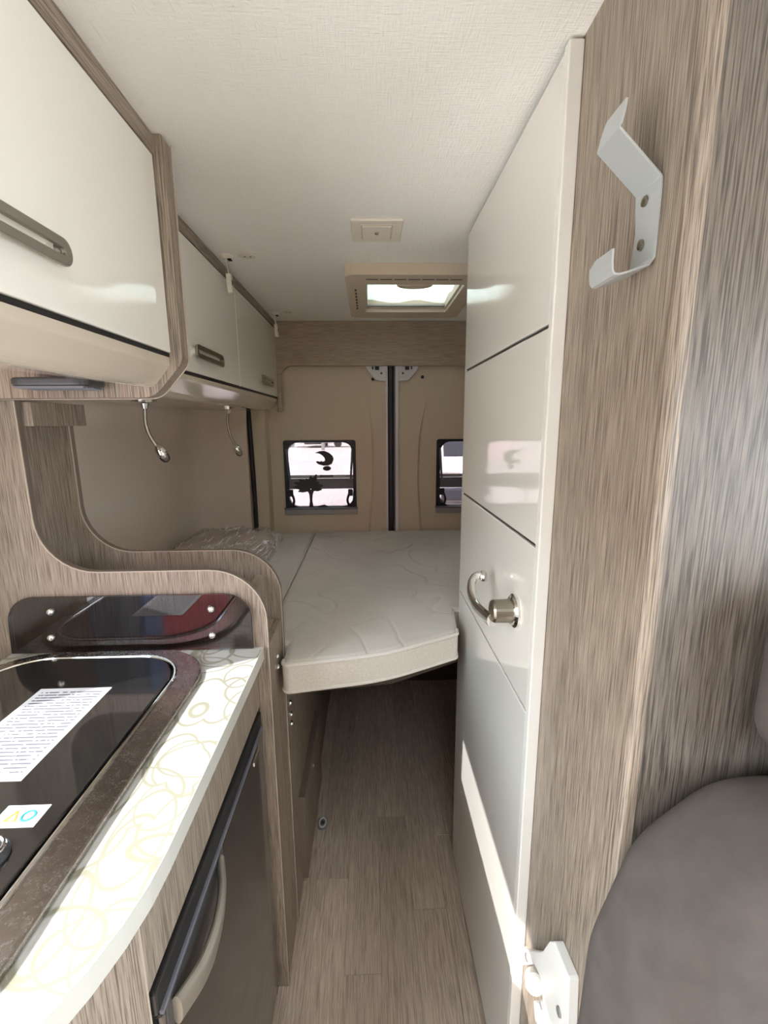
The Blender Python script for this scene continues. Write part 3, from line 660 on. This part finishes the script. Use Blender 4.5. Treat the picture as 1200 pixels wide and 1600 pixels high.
for i, p in enumerate(lv):
    s = i/(len(lv)-1); tg = (lv[min(i+1, len(lv)-1)]-lv[max(i-1, 0)]).normalized(); up = Vector((.9, -.4, 0)).cross(tg).normalized(); sd_ = tg.cross(up); hw = .0125-.001*s; tk = .009
    rows.append([bm.verts.new(p+up*hw*math.cos(a*PI/6)+sd_*tk*math.sin(a*PI/6)) for a in range(12)])
for A, B in zip(rows, rows[1:]):
    for j in range(12): bm.faces.new((A[j], A[(j+1) % 12], B[(j+1) % 12], B[j]))
bm.faces.new(rows[0][::-1]); bm.faces.new(rows[-1])
obj('lever', bm, 'chrome', rs, smooth=True)
# coat hook: one bent strip
hk = thing('coat_hook', 'grey painted double coat hook screwed to the wooden wall', 'hook', (.277, .48, 1.59))
prof = [(.2365, 1.688), (.2350, 1.682), (.2335, 1.675), (.2305, 1.662), (.2730, 1.624), (.2745, 1.615), (.2745, 1.555), (.2700, 1.549), (.2420, 1.5405), (.2365, 1.546), (.2360, 1.562)]
path = [(v.x, v.y) for v in bez([(a, b, 0) for a, b in prof[:4]], 3)]+[(v.x, v.y) for v in bez([(a, b, 0) for a, b in prof[4:7]], 2)][0:]+[(v.x, v.y) for v in bez([(a, b, 0) for a, b in prof[7:]], 3)]
bm = bmesh.new(); rows = []; n = len(path); TH = .0022
for i, p in enumerate(path):
    tg = Vector(path[min(i+1, n-1)])-Vector(path[max(i-1, 0)]); tg.normalize(); nn = Vector((-tg.y, tg.x))*TH
    z = p[1]; ya, yb = .460, .501
    if z > 1.663: k_ = (z-1.663)/.025; ya += .003*k_**4; yb -= .004*k_**4
    elif p[0] < .26 and z < 1.57: yb += .004; 
    if i == n-1: yb -= .012
    if 1.56 < z < 1.615 and p[0] > .27: yb -= .004
    rows.append([bm.verts.new((p[0]+d.x, y, p[1]+d.y)) for d, y in ((Vector((0, 0)), ya), (Vector((0, 0)), yb), (nn, yb), (nn, ya))])
for A, B in zip(rows, rows[1:]):
    for j in range(4): bm.faces.new((A[j], A[(j+1) % 4], B[(j+1) % 4], B[j]))
bm.faces.new(rows[0][::-1]); bm.faces.new(rows[-1]); bmesh.ops.recalc_face_normals(bm, faces=bm.faces[:]); bev(bm, .0006, 1, 60)
obj('strip', bm, 'grey_paint', hk)
for z in (1.612, 1.573): obj('screw', lathe([(.0048, 0), (.0046, .0015), (.002, .0022)], (.2735, .483, z), (-1, 0, 0), 16), 'brushed', hk, smooth=False)
# white table bracket low on the wooden wall
br = thing('table_bracket', 'white plastic table bracket low on the sunlit wooden wall', 'bracket', (.277, .55, .5))
pl = [(.646, .462), (.600, .520), (.566, .566), (.552, .588), (.534, .632), (.520, .652), (.470, .660), (.464, .59), (.470, .52), (.520, .46), (.562, .43), (.572, .455), (.552, .478), (.540, .505), (.553, .532), (.580, .520), (.612, .470), (.632, .440)]
obj('plate', prism(rpoly([(a, b, .003) for a, b in pl], 2), 'X', .262, .2768, .003), 'plastic_white', br)
obj('roller', lathe([(.013, 0), (.015, .003), (.015, .020), (.012, .023)], (.2600, .572, .505), (-.25, -.8, .5), 24), 'plastic_cream', br)
for y, z in ((.608, .493), (.541, .497+.0), (.487, .572)): obj('screw', lathe([(.007, 0), (.006, .003)], (.2625, y, z), (-1, 0, 0), 16), 'sill', br)
# bench with grey suede back, in front of the cubicle
bn = thing('bench_seat', 'grey-brown suede bench backrest in front of the shaded wooden wall', 'seat', (.6, .2, 0))
obj('base', bx((.24, -.18, 0), (XR-.01, .33, .36), .004), 'wood_z', bn)
obj('seat_cushion', bx((.22, -.20, .361), (XR-.01, .30, .50), .035, 4), 'suede', bn, smooth=True)
bp = rpoly([(.225, .505, .03), (.95, .505, .03), (.95, 1.042, .10), (.355, 1.042, .10), (.272, .968, .12), (.234, .84, .2)], 8)
obj('backrest', prism(bp, 'Y', .285, .408, .030, 5, 40), 'suede', bn, smooth=True)
hr = obj('headrest', prism(rrect(.385, 1.066, .72, 1.24, .045, 8), 'Y', .330, .408, .022, 4, 40), 'suede', bn, smooth=True)
obj('headrest_rim', tube([(x, .352, z) for x, z in rpoly([(.3835, 1.11), (.3835, 1.0645, .045), (.72, 1.0645)], 8)], .0035, 8), 'chrome', hr, smooth=True)
for x in (.50, .62): obj('headrest_post', tube([(x, .365, 1.03), (x, .365, 1.09)], .006, 10), 'chrome', hr, smooth=True)

# ================================================================== BED
MZ0, MZ1 = .775, .860
bb = thing('bed_box', 'wooden bed box with hatch beside the aisle under the mattress', 'bed base', (-.4, 1.6, 0))
obj('side_panel', bx((-.236, 1.067, 0), (-.2215, 2.285, .748)), 'wood_z', bb)
obj('front_panel', bx((XL+.01, 1.067, 0), (-.237, 1.080, .748)), 'wood_z', bb)
obj('rear_panel', bx((-.60, 2.268, 0), (1.0, 2.278, .748)), 'under', bb)  # added dark board, stops light leaking in under the bed
obj('far_box', bx((.30, 1.252, 0), (XR-.02, 1.267, .748)), 'wood_z', bb)
obj('platform', prism([(XL+.02, 1.068), (-.19, 1.068), (-.19, 1.01), (.05, 1.04), (.235, 1.14), (.250, 1.256), (1.0, 1.256), (1.0, 2.27), (-.60, 2.17), (XL+.02, 2.05)], 'Z', .750, .7745), 'under', bb)
ht = obj('hatch', bx((-.2215, 1.158, .028), (-.2035, 1.56, .315), .001), 'wood_z', bb)
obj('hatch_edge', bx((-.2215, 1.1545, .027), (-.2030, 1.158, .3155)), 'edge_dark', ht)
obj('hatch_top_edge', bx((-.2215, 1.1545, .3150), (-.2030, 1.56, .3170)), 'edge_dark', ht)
obj('lock', lathe([(.010, 0), (.010, .003), (.006, .005)], (-.2035, 1.362, .250), (1, 0, 0), 18), 'chrome', ht)
obj('hinge', bx((-.2212, 1.165, .003), (-.210, 1.185, .027), .002), 'chrome', ht)
for z, y in ((.675, 1.085), (.640, 1.088), (.612, 1.088)): obj('push_button', lathe([(.008, 0), (.008, .004), (.005, .008)], (-.2215, y, z), (1, 0, 0), 16), 'chrome', bb)
def mattress(name, label, poly, group=None):
    c = Vector((sum(p[0] for p in poly)/len(poly), sum(p[1] for p in poly)/len(poly), MZ0))
    t_ = thing(name, label, 'mattress', c, group)
    bm = prism(poly, 'Z', MZ0, MZ1, .014, 4, 50)
    obj('cover', bm, 'mattress', t_, smooth=True)
    obj('top_piping', tube([(p[0], p[1], MZ1-.0125) for p in poly], .0042, 8, True), 'piping', t_, smooth=True)
    return t_
mp_ = rpoly([(-.205, .962, .015), (.03, 1.004, .5), (.226, 1.104, .012), (.246, 1.259), (.985, 1.259, .02), (.985, 2.262, .04), (-.2735, 2.262, .04), (-.2735, 1.070), (-.207, 1.068)], 8)
mt = mattress('mattress', 'large cream quilted mattress across the back of the van', mp_)
front = rpoly([(-.207, .985), (-.207, .9605, .015), (.03, 1.0025, .5), (.2275, 1.1025, .012), (.2305, 1.125)], 8)
obj('border', ribbon(front, 'Z', MZ0+.014, MZ1-.014, -.0025), 'band', mt)
for z in (MZ0+.010, MZ1-.008): obj('piping', tube([(x, y, z) for x, y in front], .0055, 8), 'piping', mt, smooth=True)
for z in (MZ0+.028, MZ0+.045, MZ1-.028): obj('stitch_row', tube([(x, y-.0012, z) for x, y in front], .0012, 6), 'piping', mt, smooth=True)
m2 = mattress('mattress', 'narrow cream mattress section against the taupe side lining', rpoly([(-.784, 1.085), (-.2840, 1.085, .015), (-.2840, 2.262, .035), (-.56, 2.225, .05), (-.68, 2.12, .05), (-.774, 1.98, .03)], 6))
# cushion wrapped in clear plastic
def pillow(x0, x1, y0, y1, z0, h, n, amp, seed, sk):
    rnd = random.Random(seed); ph = [rnd.uniform(0, 6.28) for _ in range(6)]
    bm = bmesh.new(); top = []; bot = []
    for j in range(n+1):
        a = []; b = []
        for i in range(n+1):
            u, v = i/n, j/n; x = x0+(x1-x0)*u+sk*(v-.5); y = y0+(y1-y0)*v
            e_ = max(0., (1-(2*u-1)**6)*(1-(2*v-1)**6))**.5
            w = amp*(math.sin(17*u+9*v+ph[0])+math.sin(31*u-23*v+ph[1])*.6+math.sin(47*v+11*u+ph[2])*.4)
            a.append(bm.verts.new((x, y, z0+.004+h*e_+w*e_*.5))); b.append(bm.verts.new((x, y, z0+.003-.002*e_)) if 0 < i < n and 0 < j < n else a[-1])
        top.append(a); bot.append(b)
    for j in range(n):
        for i in range(n):
            bm.faces.new((top[j][i], top[j][i+1], top[j+1][i+1], top[j+1][i]))
            q = (bot[j][i], bot[j+1][i], bot[j+1][i+1], bot[j][i+1])
            if len(set(q)) == 4: 
                try: bm.faces.new(q)
                except ValueError: pass
    return bm
wc = thing('wrapped_cushion', 'cushion still wrapped in creased clear plastic on the narrow mattress', 'cushion', (-.58, 1.80, MZ1))
obj('cushion', pillow(-.775, -.43, 1.28, 2.06, MZ1+.002, .082, 28, .004, 3, -.02), 'cushion', wc, smooth=True)
obj('plastic_wrap', pillow(-.785, -.400, 1.24, 2.10, MZ1+.001, .092, 44, .009, 5, -.02), 'film', wc, smooth=True)
# tie-down ring on the floor
fa = thing('floor_anchor', 'small chrome tie-down ring set in the floor by the bed box', 'anchor', (-.182, 1.37, 0))
obj('plate', prism(rrect(-.200, 1.345, -.164, 1.400, .016, 6), 'Z', 0, .0035, .001), 'sill', fa)
obj('ring', tube([(-.182+.012*math.cos(i*PI/10), 1.372+.019*math.sin(i*PI/10), .006) for i in range(20)], .0032, 8, True), 'white_metal', fa, smooth=True)
obj('bolt', lathe([(.006, .003), (.005, .007)], (-.182, 1.372, 0), (0, 0, 1), 12), 'brushed', fa)

vn.location.x -= .36
